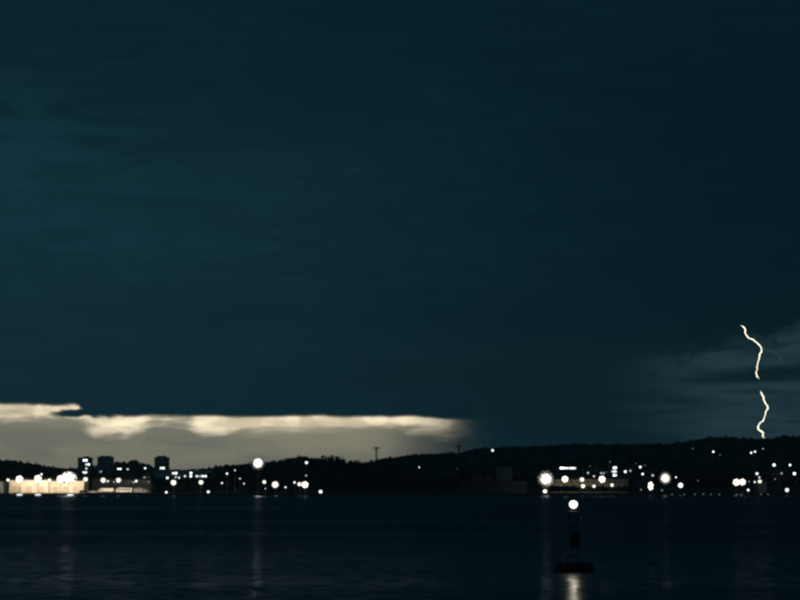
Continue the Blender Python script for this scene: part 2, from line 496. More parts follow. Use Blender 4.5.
def flood_mast(px, py, D, rings, s, strength, label, tone='warm', group=None, power=0.0, sx=1.0, sz=1.0):
    """mast with a round head frame: floodlights in the middle, dim outer rings added for the glow round them"""
    c = at(px, py, D)
    z0 = terrain(c.x, c.y)
    LAMPS.append((px, py, D))
    o = thing('floodlight_mast', label, 'floodlight', (c.x, c.y, z0), 0, group)
    H = c.z - z0
    link('pole', pole_mesh(), o, (0, 0.6, 0), None, (1, 1, H + 0.4))
    for ring in range(rings + 1):
        e = (strength, strength * 0.4, 0.55, 0.10)[ring]  # outer rings: dim heads added to form a halo round the core
        hm, lm = flood_mesh(round(s * (1.0, 1.0, 0.60, 0.5)[ring], 3), round(e, 3), 'white' if ring < 2 and rings > 1 else tone)
        n = (1, 6, 17, 26)[ring]
        for k in range(n):
            a = k * 2 * math.pi / n + 0.3 * ring + (R.uniform(-.08, .08) if ring >= 2 else 0)
            rad = (0, 0.98, 1.74, 2.3)[ring] * s * (R.uniform(.95, 1.12) if ring >= 2 else 1)
            h = link('floodlight', hm, o, (math.cos(a) * rad * sx, 0, H + math.sin(a) * rad * sz))
            link('lens', lm, h)
    bm = bmesh.new()
    rr_ = s * (0.3, 0.98, 1.74, 2.3)[rings]
    tube(bm, [(math.cos(k * math.pi / 10) * rr_ * sx, 0.42, H + math.sin(k * math.pi / 10) * rr_ * sz) for k in range(21)], 0.05, 5, cap=False)
    mesh_obj('head_frame', bm, M_steel, o)
    for k in range(3):
        a = k * math.pi / 3 + 0.3
        mesh_obj('spoke', tb([(-math.cos(a) * rr_ * sx, 0.42, H - math.sin(a) * rr_ * sz), (math.cos(a) * rr_ * sx, 0.42, H + math.sin(a) * rr_ * sz)], 0.05, 5), M_steel, o)
    if power: lamp_light(o, H, power)
    return o


def street_lamp(px, py, r, strength, label, tone='warm', group=None, D=None, pole=6.0, d0=925.0, power=0.0, name='street_lamp', cat='street lamp'):
    if D is None:
        D, ph = find_ground(px, py, pole, d0)
    r = round(r * 1.15, 3)
    c = at(px, py, D)
    z0 = terrain(c.x, c.y)
    H = c.z - z0
    LAMPS.append((px, py, D))
    o = thing(name, label, cat, (c.x, c.y, z0), 0, group)
    link('pole', pole_mesh(), o, (0, 0.5, 0), None, (0.8, 0.8, max(H + r, 0.6)))
    key = ('head', r)
    if key not in CACHE:
        bm = tb([(0, 0.5, r * 1.12), (0, 0.2, r * 1.35), (0, 0, r * 1.3)], 0.06, 6)
        me = bpy.data.meshes.new('arm'); bm.to_mesh(me); bm.free(); me.materials.append(M_steel)
        bm = bmesh.new(); lathe(bm, [(0.1, r * 1.35), (r * 0.8, r * 1.08), (r * 0.86, r * 0.90), (0.1, r * 0.98)], 12)
        mc = bpy.data.meshes.new('hood'); bmesh.ops.recalc_face_normals(bm, faces=bm.faces); bm.to_mesh(mc); bm.free(); mc.materials.append(M_steel)
        CACHE[key] = (me, mc)
    key2 = ('globe', r, strength, tone)
    if key2 not in CACHE:
        ms = []
        for nm, f, m_ in (('bulb', 0.62, lamp_mat(strength, tone)), ('globe', 1.0, halo_shell(min(0.5, strength * 0.10), tone))):  # outer globe glows faintly, added as a soft halo for the bulb
            bm = bmesh.new(); q_ = r * f
            lathe(bm, [(0.15 * q_, -q_), (0.62 * q_, -0.8 * q_), (0.95 * q_, -0.3 * q_), (q_, 0.1 * q_), (0.8 * q_, 0.6 * q_), (0.5 * q_, 0.86 * q_)], 12)
            me = bpy.data.meshes.new(nm); bmesh.ops.recalc_face_normals(bm, faces=bm.faces); bm.to_mesh(me); bm.free()
            for p in me.polygons: p.use_smooth = True
            me.materials.append(m_); ms.append(me)
        CACHE[key2] = ms
    link('arm', CACHE[key][0], o, (0, 0, H)); link('hood', CACHE[key][1], o, (0, 0, H)); gl = link('globe', CACHE[key2][1], o, (0, 0, H)); link('bulb', CACHE[key2][0], gl)
    if power: lamp_light(o, H, power)
    return o


# quay floodlights by the storehouses
flood_mast(68.5, 477.6, 923, 2, 1.5, 40, 'wide blazing bank of floodlights between the two cream storehouses and the vans', power=5600, sx=1.45)
flood_mast(60.5, 479.0, 923, 1, 1.2, 9, 'smaller round bank of floodlights close beside the widest blazing bank on the quay', power=2800)
flood_mast(19.5, 479.2, 923, 1, 1.15, 9, 'bright floodlight mast before the outer half of the cream storehouse', power=3900)
flood_mast(38, 478.8, 923, 1, 1.2, 9, 'bright floodlight mast before the inner half of the cream storehouse', power=3900)
street_lamp(41.5, 474.3, 0.55, 4.5, 'white lamp on a tall pole behind the cream storehouse roof', 'white', D=952)
street_lamp(8, 480, 0.75, 6.3, 'single bright street lamp at the dark end of the cream storehouse', D=921, power=120)
street_lamp(49.5, 480.4, 0.9, 6.3, 'warm globe lamp over the joint between the two storehouses', D=926, power=700)
street_lamp(85.5, 479.3, 1.1, 6.3, 'broad warm globe lamp at the end of the lower storehouse', D=912, power=5000)
street_lamp(103.2, 480.2, 1.25, 5.4, 'larger warm globe lamp standing by the white box lorry', D=907, power=5000)
street_lamp(107.8, 481.2, 0.55, 3.6, 'small globe lamp on a thin pole beside the larger one by the box lorry', D=950)
street_lamp(118.5, 480.2, 1.2, 5.4, 'warm globe lamp standing by the white minibus', D=907, power=5000)
street_lamp(136.2, 481, 0.6, 5.4, 'small white lamp on a slim pole by the grey van', 'white', D=907, power=2500)

# middle shore
flood_mast(258, 463, 930, 3, 1.25, 34, 'tallest floodlight mast on the shore, starry bank high above the trees')
street_lamp(173.5, 482.5, 1.35, 9.0, 'big bright globe lamp among shore trees below the arched-roof hall', D=930)
street_lamp(201, 482.3, 1.1, 7.2, 'medium globe lamp below the right end of the arched-roof hall', D=930)
G1 = 'small lamps low on the shore between the vans and the tallest mast'
L1 = 'small white lamp low on the bank at the water edge between minibus and tall mast'
street_lamp(166.3, 492.3, 0.62, 4.5, L1, 'white', G1, D=902)
street_lamp(208.3, 491.8, 0.68, 4.5, L1, 'white', G1, D=903)
G2 = 'small lamps up the slope beside the tallest mast'
L2 = 'small dim lamp on the wooded slope just beside the tallest floodlight mast'
for px, py, r in ((227, 473.6, .5), (235, 470.2, .32), (222, 483, .42), (240, 478.5, .3), (244, 483.6, .32)):
    street_lamp(px, py, r, 5, L2, 'white', G2, D=935 + R.uniform(0, 20))
street_lamp(264.3, 482, 0.85, 6.3, 'medium lamp just to one side of the starry low mast under the tallest mast', D=925)
flood_mast(275.2, 484.6, 918, 2, 0.85, 10, 'starry low floodlight mast on the bank near the foot of the tallest mast')
flood_mast(305, 484.7, 918, 1, 1.05, 9, 'round floodlight mast on the bank below the wooded knoll')
street_lamp(299.4, 484.1, 0.9, 8.1, 'globe lamp pressed close beside the floodlight mast below the wooded knoll', D=917)
G3 = 'tiny lamps around the two low floodlight masts'
L3 = 'tiny dim lamp on the bank around the two low floodlight masts near the knoll'
for px, py, r in ((285.5, 487.2, .42), (294.5, 482.4, .5), (265.5, 488.5, .22)):
    street_lamp(px, py, r, 5, L3, 'white', G3, D=915)
street_lamp(306.5, 462.6, 0.75, 6.3, 'lone bright lamp high among the knoll tree tops', 'white', D=985)
street_lamp(306, 475.5, 0.4, 2.25, 'faint small lamp halfway down the wooded knoll', 'white', D=960)
street_lamp(320.6, 491.7, 0.85, 5.4, 'lone white lamp at the water edge below the wooded knoll', 'white', D=903)
street_lamp(419.2, 467.3, 0.5, 4.05, 'lone small lamp on the dark hillside between the two power poles', 'white', pole=7)
street_lamp(405, 470, 0.22, 1.0, 'barely visible lamp on the dark hillside between the two power poles', 'white', pole=7)
street_lamp(492.6, 450.4, 1.1, 6.3, 'lone bright lamp on the hill crest above the pale works buildings', 'white', D=1690)

# right-hand shore
flood_mast(546, 479, 922, 3, 1.55, 18, 'largest blazing floodlight bank on the mast beside the long pale shed', power=500)
street_lamp(545, 491.3, 1.0, 6.3, 'bright lamp low at the water edge under the largest blazing bank', D=903)
flood_mast(565, 479.2, 924, 1, 1.05, 9, 'round floodlight mast at the near end of the long pale shed', power=450)
street_lamp(582, 479.6, 1.1, 6.3, 'upper globe lamp of a pair before the middle of the long pale shed', D=928, power=250)
street_lamp(583, 486, 1.0, 6.3, 'lower globe lamp of a pair before the middle of the long pale shed', D=902, power=150)
flood_mast(602, 479.3, 924, 1, 1.1, 9, 'round floodlight mast at the far end of the long pale shed', power=450)
street_lamp(594, 486.2, 0.75, 5.4, 'small lamp low in front of the long pale shed nearer its middle', D=902, power=60)
street_lamp(612, 485, 0.8, 5.4, 'small lamp low beyond the far end of the long pale shed', D=902, power=60)
street_lamp(594, 476.2, 0.5, 3.6, 'small cold lamp just above the roof of the long pale shed', 'white', pole=6, d0=985)
street_lamp(625.3, 471.6, 0.85, 6.3, 'bright white lamp on the slope beside the narrow lit block', 'white', pole=6, d0=985)
G4 = 'small street lamps scattered over the built-up slope'
L4 = 'small dim street lamp on the dark built-up slope above the shed and masts'
for px, py, r, e in ((610, 462, .3, 1.5), (632.5, 471.5, .3, 2), (601, 470, .22, 1.2), (607, 472, .22, 1.2), (642.6, 474, .65, 9), (636, 463.5, .25, 1.2),
                     (650.3, 478.3, .6, 10), (676, 477.2, .42, 8), (590, 466, .22, 1.2), (645, 465.5, .25, 1.5)):
    street_lamp(px, py, r, e, L4, 'white', G4, pole=5.5, d0=985)
street_lamp(640.3, 467, 0.9, 4.05, 'bright double-width lamp high on the built-up slope', 'white', pole=6, d0=985)
flood_mast(650.6, 486, 918, 1, 1.05, 8, 'tall narrow bank of floodlights on the shore beside the starry mast', sx=0.8, sz=1.45)
flood_mast(665.2, 478.2, 925, 3, 1.15, 12, 'starry floodlight mast standing beside the tall narrow floodlight bank')
flood_mast(680.5, 485.3, 915, 1, 0.8, 6, 'small floodlight mast standing on the water side of the starry mast', tone='white')
G5 = 'faint lamps at the foot of the starry mast'
for px, py in ((662, 490.3), (641, 489.6)):
    street_lamp(px, py, 0.35, 1.2, 'faint little lamp low on the shore near the starry floodlight mast', 'cool', G5, D=905)
street_lamp(698, 480.5, 0.3, 0.6, 'faint unlit-looking lamp post on the dark shore beyond the starry mast', 'cool', D=930)
flood_mast(736.3, 482.3, 920, 1, 1.1, 8, 'larger of two floodlight masts standing almost together on the shore')
flood_mast(742.4, 482.0, 921, 1, 1.05, 8, 'smaller of two floodlight masts standing almost together near the lit shed')
street_lamp(748.2, 490, 0.6, 4.5, 'small cold lamp at the water edge by the paired floodlight masts', 'white', D=904)
street_lamp(754.8, 482, 0.5, 3.6, 'small lamp between the paired masts and the lit shed front', 'white', D=918)
street_lamp(749, 481.5, 0.25, 2, 'tiny dim lamp close to the paired floodlight masts', 'cool', D=930)
street_lamp(757, 473.6, 0.85, 5.4, 'upper lamp on the slope straight above the small lit shed', 'white', pole=6, d0=985)
street_lamp(759.4, 477.4, 0.5, 4.05, 'small lamp between the small lit shed and the lamp above it', 'white', pole=6, d0=985)
street_lamp(759.8, 481.4, 0.9, 6.3, 'bright lamp on the corner of the small lit shed', D=922, power=100)
street_lamp(787, 490, 0.95, 5.4, 'big lone lamp at the water edge past the small lit shed', 'white', D=905)
G6 = 'lamps of the far hillside road'
L6 = 'white lamp alone on the upper dark hillside under the lightning'
for px, py, r, e in ((713.3, 451.7, .75, 9), (751.2, 452.7, .7, 8), (755, 451.7, .65, 8), (763, 448.6, .4, 3), (693, 448.8, .3, 1.4), (720, 455, .35, 1)):
    street_lamp(px, py, r, e, L6, 'white', G6, pole=7, d0=1100)
G7 = 'lamps on the lower hillside'
L7 = 'white lamp on the lower dark hillside beyond the small lit shed'
for px, py, r, e in ((774, 465, .95, 12), (790, 465, .7, 9), (794.4, 473.6, .9, 12), (775, 479, .3, 1.5)):
    street_lamp(px, py, r, e, L7, 'white', G7, pole=6, d0=985)
street_lamp(457, 468.5, 0.3, 0.25, 'unlit pale lamp post beside the pale works buildings', 'cool', D=960)

# little lamps fixed to the sea wall
for px in (672, 684, 695, 703.3, 711, 719.4, 737, 741, 761, 768):
    c = at(px, 494.2, SHORE - 0.98)
    LAMPS.append((px, 494.2, SHORE - 1))
    o = thing('wall_lamp', 'tiny dim lamp on the sea wall face below the hillside lights', 'wall lamp', (c.x, SHORE - 0.855, 0.62), 0, 'small lamps along the sea wall')
    if 'wl' not in CACHE:
        a = mesh_obj('bracket', bx(-0.2, 0.2, -0.12, 0, -0.2, 0.2), M_steel, o)
        bm = bmesh.new(); lathe(bm, [(0.05, -0.22), (0.2, -0.12), (0.2, 0.1), (0.05, 0.18)], 8)
        l = mesh_obj('globe', bm, lamp_mat(0.4, 'cool'), o, (0, -0.34, 0)); CACHE['wl'] = (a.data, l.data)
    else:
        link('bracket', CACHE['wl'][0], o); link('globe', CACHE['wl'][1], o, (0, -0.34, 0))


# ------------------------------------------------------------------ buildings
def win_mesh(w, h, m):
    key = ('win', w, h, m.name)
    if key not in CACHE:
        bm = bx(-w / 2, w / 2, -0.06, 0.10, -h / 2, h / 2)
        me = bpy.data.meshes.new('window'); bm.to_mesh(me); bm.free(); me.materials.append(m); CACHE[key] = me
    return CACHE[key]


def gable(bm, w, d, z0, rise, over=0.4):
    a = [(-w / 2 - over, -d / 2 - over, z0), (w / 2 + over, -d / 2 - over, z0), (w / 2 + over, d / 2 + over, z0), (-w / 2 - over, d / 2 + over, z0)]
    v = [bm.verts.new(c) for c in a]; r0 = bm.verts.new((-w / 2 - over, 0, z0 + rise)); r1 = bm.verts.new((w / 2 + over, 0, z0 + rise))
    bm.faces.new((v[0], v[1], r1, r0)); bm.faces.new((v[2], v[3], r0, r1)); bm.faces.new((v[1], v[2], r1)); bm.faces.new((v[3], v[0], r0)); bm.faces.new(v[::-1])


def building(name, label, cat, px0, px1, py_top, D, depth, wallm, roof='flat', rise=1.0, base=None, group=None, win=None, lit=None, lit_e=3.0):
    """block whose front is at distance D, from column px0 to px1, eaves at row py_top"""
    p0, p1 = at(px0, py_top, D), at(px1, py_top, D)
    cx = (p0.x + p1.x) / 2; wd = p1.x - p0.x
    z0 = (terrain(cx, D) if base is None else base) - 0.3
    H = p0.z - z0
    o = thing(name, label, cat, (cx, D + depth / 2, z0), 0, group)
    mesh_obj('wall', bx(-wd / 2, wd / 2, -depth / 2, depth / 2, 0, H), wallm, o)
    if roof == 'flat':
        bm = bx(-wd / 2 - 0.25, wd / 2 + 0.25, -depth / 2 - 0.25, depth / 2 + 0.25, H + 0.003, H + 0.5)
        rf = mesh_obj('roof', bm, M_roof, o)
    elif roof == 'gable':
        bm = bmesh.new(); gable(bm, wd, depth, H + 0.003, rise); rf = mesh_obj('roof', bm, M_roof, o)
    else:      # shallow arch
        bm = bmesh.new(); n = 14
        fr = []; bk = []
        for k in range(n + 1):
            tt = k / n; xx = -wd / 2 - 0.4 + (wd + 0.8) * tt; zz = H + 0.003 + rise * math.sin(math.pi * tt)
            fr.append((bm.verts.new((xx, -depth / 2 - 0.5, zz)), bm.verts.new((xx, -depth / 2 - 0.5, zz + 0.4))))
            bk.append((bm.verts.new((xx, depth / 2 + 0.5, zz)), bm.verts.new((xx, depth / 2 + 0.5, zz + 0.4))))
        for k in range(n):
            bm.faces.new((fr[k][1], fr[k + 1][1], bk[k + 1][1], bk[k][1])); bm.faces.new((fr[k][0], fr[k + 1][0], fr[k + 1][1], fr[k][1]))
            bm.faces.new((bk[k][0], bk[k][1], bk[k + 1][1], bk[k + 1][0])); bm.faces.new((fr[k][0], bk[k][0], bk[k + 1][0], fr[k + 1][0]))
        rf = mesh_obj('roof', bm, M_roof, o)
    if win:
        nx, nz, ww, wh, ztop, zstep = win
        for j in range(nz):
            for i in range(nx):
                x = (i - (nx - 1) / 2) * wd / nx; z = H - ztop - j * zstep
                if z < 1.0: continue
                on = lit and (i, j) in lit
                e = lit[(i, j)] if on else 0
                link('window', win_mesh(ww, wh, lamp_mat(e, 'white') if on else M_glass), o, (x, -depth / 2 - 0.045, z))
    LAMP = [(px0 + px1) / 2, py_top + 4, D + depth]
    return o, wd, H, depth


# cream storehouses on the quay
o, wd, H, dp = building('storehouse', 'higher cream-rendered storehouse lit by two floodlight masts on the quay', 'storehouse', 9, 48.3, 480.3, 932, 16, M_cream, 'gable', 1.4, base=1.06)
bmg = bx(-wd / 2 - 0.42, wd / 2 + 0.42, -dp / 2 - 0.60, -dp / 2 - 0.42, H - 0.1, H + 0.1); mesh_obj('gutter', bmg, M_greyv, o)
for x in (-6.3, 0.2, 6.4):
    d = mesh_obj('door', bx(-1.5, 1.5, -0.09, 0.05, 0, 3.4), mat('cream_door', (0.55, 0.47, 0.37), 0.6), o, (x, -dp / 2 - 0.03, 0.3))
    mesh_obj('lintel', bx(-1.75, 1.75, -0.2, 0.05, 3.42, 3.7), M_cream, d)
for x in (-9.2, -3.1, 3.3, 9.2):
    mesh_obj('pilaster', bx(-0.28, 0.28, -0.2, 0.05, 0, H - 0.15), M_cream, o, (x, -dp / 2 - 0.03, 0))
o, wd, H, dp = building('storehouse', 'lower cream storehouse behind the widest blazing floodlight bank', 'storehouse', 49, 84, 481.0, 934, 14, M_cream, 'gable', 1.2, base=1.06)
for x in (-5.2, -0.6, 4.4):
    d = mesh_obj('door', bx(-1.4, 1.4, -0.09, 0.05, 0, 3.2), mat('cream_door', (0.55, 0.47, 0.37), 0.6), o, (x, -dp / 2 - 0.03, 0.3))
    mesh_obj('lintel', bx(-1.6, 1.6, -0.2, 0.05, 3.22, 3.5), M_cream, d)
mesh_obj('gutter', bx(-wd / 2 - 0.42, wd / 2 + 0.42, -dp / 2 - 0.60, -dp / 2 - 0.42, H - 0.1, H + 0.1), M_greyv, o)
o, wd, H, dp = building('shed', 'dim grey shed in shade beyond the outer end of the storehouse', 'shed', -30, 7.2, 481.6, 936, 12, M_shed, 'flat', base=1.06)
mesh_obj('door', bx(-2, 2, -0.08, 0.05, 0, 3.2), M_greyv, o, (4, -dp / 2 - 0.03, 0.3))
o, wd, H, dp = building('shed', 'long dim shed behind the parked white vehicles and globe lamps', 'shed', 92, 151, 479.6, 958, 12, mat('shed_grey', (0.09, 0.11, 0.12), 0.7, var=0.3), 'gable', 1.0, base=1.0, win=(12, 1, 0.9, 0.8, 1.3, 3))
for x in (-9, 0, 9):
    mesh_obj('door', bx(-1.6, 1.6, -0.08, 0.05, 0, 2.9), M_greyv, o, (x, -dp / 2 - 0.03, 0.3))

# towers on the skyline
def tower(label, px0, px1, py, D, nx, lit, crown):
    o, wd, H, dp = building('apartment_tower', label, 'tower block', px0, px1, py, D, 11, M_tower, 'flat', win=(nx, 9, 1.15, 1.25, 1.5, 2.9), lit=lit)
    mesh_obj('plant_room', bx(-wd * crown[0], wd * crown[1], -3, 3, H + 0.503, H + 0.5 + crown[2]), M_tower, o)
    for i in range(1, 8):
        mesh_obj('floor_band', bx(-wd / 2 - 0.05, wd / 2 + 0.05, -dp / 2 - 0.12, -dp / 2 + 0.05, -0.12, 0.12), M_greyv, o, (0, 0, H - i * 2.9 - 0.05))
    LAMPS.append(((px0 + px1) / 2, py + 5, D))
    return o


tower('tower block with a bright lit top corner above the floodlit quay', 77.8, 90.2, 458.2, 1340, 5,
      {(2, 0): 4, (3, 0): 4, (4, 1): 3, (3, 1): 1.5, (3, 2): 1.2, (2, 3): 4, (3, 3): 3}, (0.1, 0.3, 0.9))
tower('dark plain tower block with one small lit window', 97.4, 111.6, 457.6, 1340, 6, {(1, 3): 3}, (0.36, 0.36, 0.9))
tower('lone tower block rising over the long terrace with its low windows lit', 154.4, 167.6, 457.8, 1340, 5,
      {(2, 2): 2.0, (3, 2): 3.5, (2, 3): 4, (3, 3): 4, (4, 3): 2.5, (1, 5): 5}, (0.3, 0.3, 1.0))
# terrace and hall
building('terrace', 'long low terrace with a row of lit windows at the foot of the lone tower', 'terrace', 152, 183, 470.6, 1150, 9, M_shed, 'flat',
         win=(11, 2, 1.0, 1.0, 1.6, 2.8), lit={(7, 0): 2, (8, 0): 6, (8, 1): 5, (5, 1): 3, (9, 1): 3})
building('hall', 'arched-roof hall with glowing front and a row of lit windows', 'hall', 183.6, 213, 470.9, 1148, 12, M_shed, 'arch', 0.9,
         win=(10, 2, 1.0, 0.9, 1.3, 1.9), lit={(2, 0): 5, (2, 1): 4, (0, 1): 1.5, (4, 1): 2, (6, 1): 3, (7, 1): 3.5, (5, 1): 0.8})
# houses up the dome-shaped hill
GH = 'houses on the round hill'
for k, (px0, px1, py, D, lit) in enumerate(((117, 124, 467.3, 1500, {(0, 0): 3, (1, 0): 4}), (124.5, 131, 467.6, 1510, {(1, 0): 1.5}), (130.8, 136, 465.6, 1560, {(0, 0): 3}),
                                            (142.3, 148, 466.6, 1530, {(1, 0): 3}))):
    lab = ['gabled house with two lit windows low on the round hill', 'gabled house with one faint window beside the two-window house on the round hill',
           'highest gabled house on the round hill', 'gabled house on the tower side of the round hill'][k]
    building('house', lab, 'house', px0, px1, py, D, 8, M_brick, 'gable', 2.0, win=(3, 1, 1.2, 1.1, 1.3, 3), lit=lit)
building('house', 'narrow lit house stacked with windows behind the grey van', 'house', 143.4, 149.5, 476.6, 962 + 12, 7, M_shed, 'gable', 1.4,
         win=(3, 3, 0.7, 0.8, 0.9, 1.5), lit={(0, 0): 5, (0, 1): 3, (1, 1): 8, (0, 2): 6, (1, 2): 3})

# pale works buildings under the second power pole
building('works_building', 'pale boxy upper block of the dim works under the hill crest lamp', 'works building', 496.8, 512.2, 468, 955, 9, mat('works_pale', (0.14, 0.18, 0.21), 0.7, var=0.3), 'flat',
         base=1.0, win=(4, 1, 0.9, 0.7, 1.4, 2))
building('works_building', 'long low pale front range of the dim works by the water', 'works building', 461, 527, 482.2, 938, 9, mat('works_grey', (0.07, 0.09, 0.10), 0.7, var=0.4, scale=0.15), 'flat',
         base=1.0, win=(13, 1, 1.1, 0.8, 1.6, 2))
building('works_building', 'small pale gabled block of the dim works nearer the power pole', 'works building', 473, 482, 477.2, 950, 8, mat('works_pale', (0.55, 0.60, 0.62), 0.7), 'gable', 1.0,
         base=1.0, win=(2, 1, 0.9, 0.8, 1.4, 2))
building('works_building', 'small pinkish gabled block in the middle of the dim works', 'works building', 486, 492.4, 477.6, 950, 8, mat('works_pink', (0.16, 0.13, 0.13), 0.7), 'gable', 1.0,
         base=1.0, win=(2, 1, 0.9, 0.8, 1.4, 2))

# long pale shed on the right-hand quay
o, wd, H, dp = building('shed', 'long pale shed lit by a row of masts and globe lamps', 'shed', 553, 628, 479.4, 938, 12, mat('shed_cream', (0.46, 0.42, 0.35), 0.8, var=0.2), 'gable', 1.0, base=1.06,
                        win=(14, 1, 1.0, 0.7, 1.2, 2))
for x in (-14, -6, 3, 12):
    mesh_obj('door', bx(-1.6, 1.6, -0.08, 0.05, 0, 3.1), M_greyv, o, (x, -dp / 2 - 0.03, 0.3))
building('long_building', 'long dark building with a bright strip of windows above the largest floodlight bank', 'building', 558, 578, 466.2, 1075, 9, M_brick, 'flat',
         win=(10, 2, 1.0, 0.85, 1.1, 2.4), lit={(1, 0): 8, (2, 0): 7, (3, 0): 2.2, (4, 0): 2.5, (5, 0): 1.2, (6, 0): 3.5, (7, 0): 4, (8, 0): 1.5})
building('apartment_block', 'narrow dark block with three lit windows one above another', 'apartment block', 609.5, 618.5, 465.6, 1060, 8, M_brick, 'flat',
         win=(5, 4, 0.85, 0.95, 1.2, 2.1), lit={(2, 0): 9, (3, 0): 4, (2, 1): 2.5, (3, 1): 1.6, (2, 2): 8, (3, 2): 2, (1, 1): 1})
building('shed', 'small lit shed front beside the paired floodlight masts', 'shed', 758, 767, 480.2, 930, 8, mat('shed_dim', (0.18, 0.19, 0.19), 0.7, var=0.3), 'gable', 0.8, base=1.0, win=(2, 1, 0.8, 0.6, 1.2, 2))
building('house', 'dim pale house alone high on the far dark hillside', 'house', 727, 735, 455.2, 1480, 8, M_shed, 'gable', 1.6, win=(3, 1, 1.1, 1.0, 1.2, 3))
for k, (px0, px1, py, D, lab, lit) in enumerate((
        (584, 592, 470.5, 1030, 'gabled house just above the middle of the long pale shed', {(1, 0): 0.8}),
        (597, 605, 470.8, 1040, 'gabled house next to the narrow block with stacked windows', {(1, 0): 0.6, (2, 0): 0.5}),
        (629, 637, 468.5, 1070, 'gabled house above the bright white slope lamp', {(0, 0): 0.7}),
        (646, 654, 473, 1020, 'gabled house above the tall narrow floodlight bank', {(2, 0): 1.0}),
        (780, 789, 471, 1040, 'gabled house below the lower hillside lamps', {(0, 0): 0.5}))):
    building('house', lab, 'house', px0, px1, py, D, 8, M_brick, 'gable', 1.7, win=(3, 1, 0.9, 0.9, 1.3, 3), lit=lit)


# ------------------------------------------------------------------ vehicles on the quay
def wheel(parent, x, y, r=0.45):
    if ('wh', r) not in CACHE:
        bm = bmesh.new(); tube(bm, [(0, -0.13, 0), (0, 0.13, 0)], r, 16)
        t_ = mesh_obj('wheel', bm, M_rubber, parent, (x, y, r)); 
        bm = bmesh.new(); tube(bm, [(0, -0.15, 0), (0, -0.128, 0)], r * 0.55, 12)
        h_ = mesh_obj('hub', bm, M_steel, t_); CACHE[('wh', r)] = (t_.data, h_.data)
    else:
        t_ = link('wheel', CACHE[('wh', r)][0], parent, (x, y, r)); link('hub', CACHE[('wh', r)][1], t_)


def prism(prof, y0, y1):
    bm = bmesh.new()
    a = [bm.verts.new((x, y0, z)) for x, z in prof]; b_ = [bm.verts.new((x, y1, z)) for x, z in prof]
    bm.faces.new(a); bm.faces.new(b_[::-1])
    for k in range(len(prof)): bm.faces.new((a[k], b_[k], b_[(k + 1) % len(prof)], a[(k + 1) % len(prof)]))
    return bm


def bevel(o, wdt=0.08):
    m_ = o.modifiers.new('bevel', 'BEVEL'); m_.width = wdt; m_.segments = 2
    return o


ZQ = 1.062
c = at(106.2, 490, 916)
lo = thing('box_lorry', 'white box lorry parked at the end of the cream storehouses', 'lorry', (c.x, c.y, ZQ))
bevel(mesh_obj('box', bx(-2.0, 3.6, -1.15, 1.15, 0.75, 2.35), M_white, lo), 0.05)
bevel(mesh_obj('cab', prism([(-3.75, 0.5), (-2.08, 0.5), (-2.08, 2.2), (-3.0, 2.2), (-3.6, 1.45), (-3.75, 1.3)], -1.05, 1.05), M_white, lo), 0.06)
mesh_obj('side_window', bx(-3.2, -2.4, -1.065, -1.0, 1.4, 1.95), M_glass, lo)
mesh_obj('chassis', bx(-3.5, 3.4, -0.9, 0.9, 0.45, 0.74), M_dark, lo)
for x in (-2.9, 2.3):
    for y in (-0.95, 0.95): wheel(lo, x, y)
c = at(124.2, 490, 916)
mb = thing('minibus', 'white minibus parked between the box lorry and the grey van', 'minibus', (c.x, c.y, ZQ))
bevel(mesh_obj('body', prism([(-3.8, 0.45), (3.8, 0.45), (3.85, 1.2), (3.75, 2.5), (-3.1, 2.5), (-3.65, 1.6), (-3.85, 1.3)], -1.05, 1.05), M_white, mb), 0.1)
for x in (-2.5, -1.2, 0.1, 1.4, 2.7):
    mesh_obj('window', bx(x - 0.5, x + 0.5, -1.065, -1.0, 1.5, 2.15), M_glass, mb)
mesh_obj('door', bx(-3.35, -3.2, -1.07, -1.0, 0.6, 2.2), M_greyv, mb)
for x in (-2.7, 2.3):
    for y in (-0.93, 0.93): wheel(mb, x, y)
c = at(141.5, 490.3, 918)
gv = thing('van', 'grey van with a sloping bonnet parked past the white minibus', 'van', (c.x, c.y, ZQ))
bevel(mesh_obj('body', prism([(-4.0, 0.4), (3.9, 0.4), (4.0, 0.95), (2.9, 1.15), (1.9, 2.1), (-3.9, 2.2), (-4.05, 1.2)], -1.0, 1.0), M_greyv, gv), 0.1)
mesh_obj('side_window', bx(0.6, 1.7, -1.02, -0.95, 1.3, 1.85), M_glass, gv)
mesh_obj('bumper', bx(3.95, 4.12, -0.9, 0.9, 0.4, 0.65), M_dark, gv)
for x in (-2.6, 2.6):
    for y in (-0.9, 0.9): wheel(gv, x, y, 0.4)
for px, py_, D_, rz, lab in ((92, 490, 914, 0.2, 'pale parked car beside the box lorry near the broad globe lamp'), (83.5, 490, 909, -0.1, 'dark parked car at the quay edge before the lower storehouse')):
    c = at(px, py_, D_)
    cr = thing('parked_car', lab, 'car', (c.x, c.y, ZQ), rz)
    pm = M_white if 'pale' in lab else M_dark
    bevel(mesh_obj('body', prism([(-2.1, 0.3), (2.1, 0.3), (2.15, 0.7), (1.2, 0.9), (-2.0, 0.95), (-2.15, 0.7)], -0.85, 0.85), pm, cr), 0.08)
    bevel(mesh_obj('cabin', prism([(-1.9, 0.9), (1.1, 0.88), (0.4, 1.45), (-1.3, 1.48)], -0.72, 0.72), M_glass, cr), 0.06)
    for x in (-1.3, 1.3):
        for y in (-0.78, 0.78): wheel(cr, x, y, 0.31)

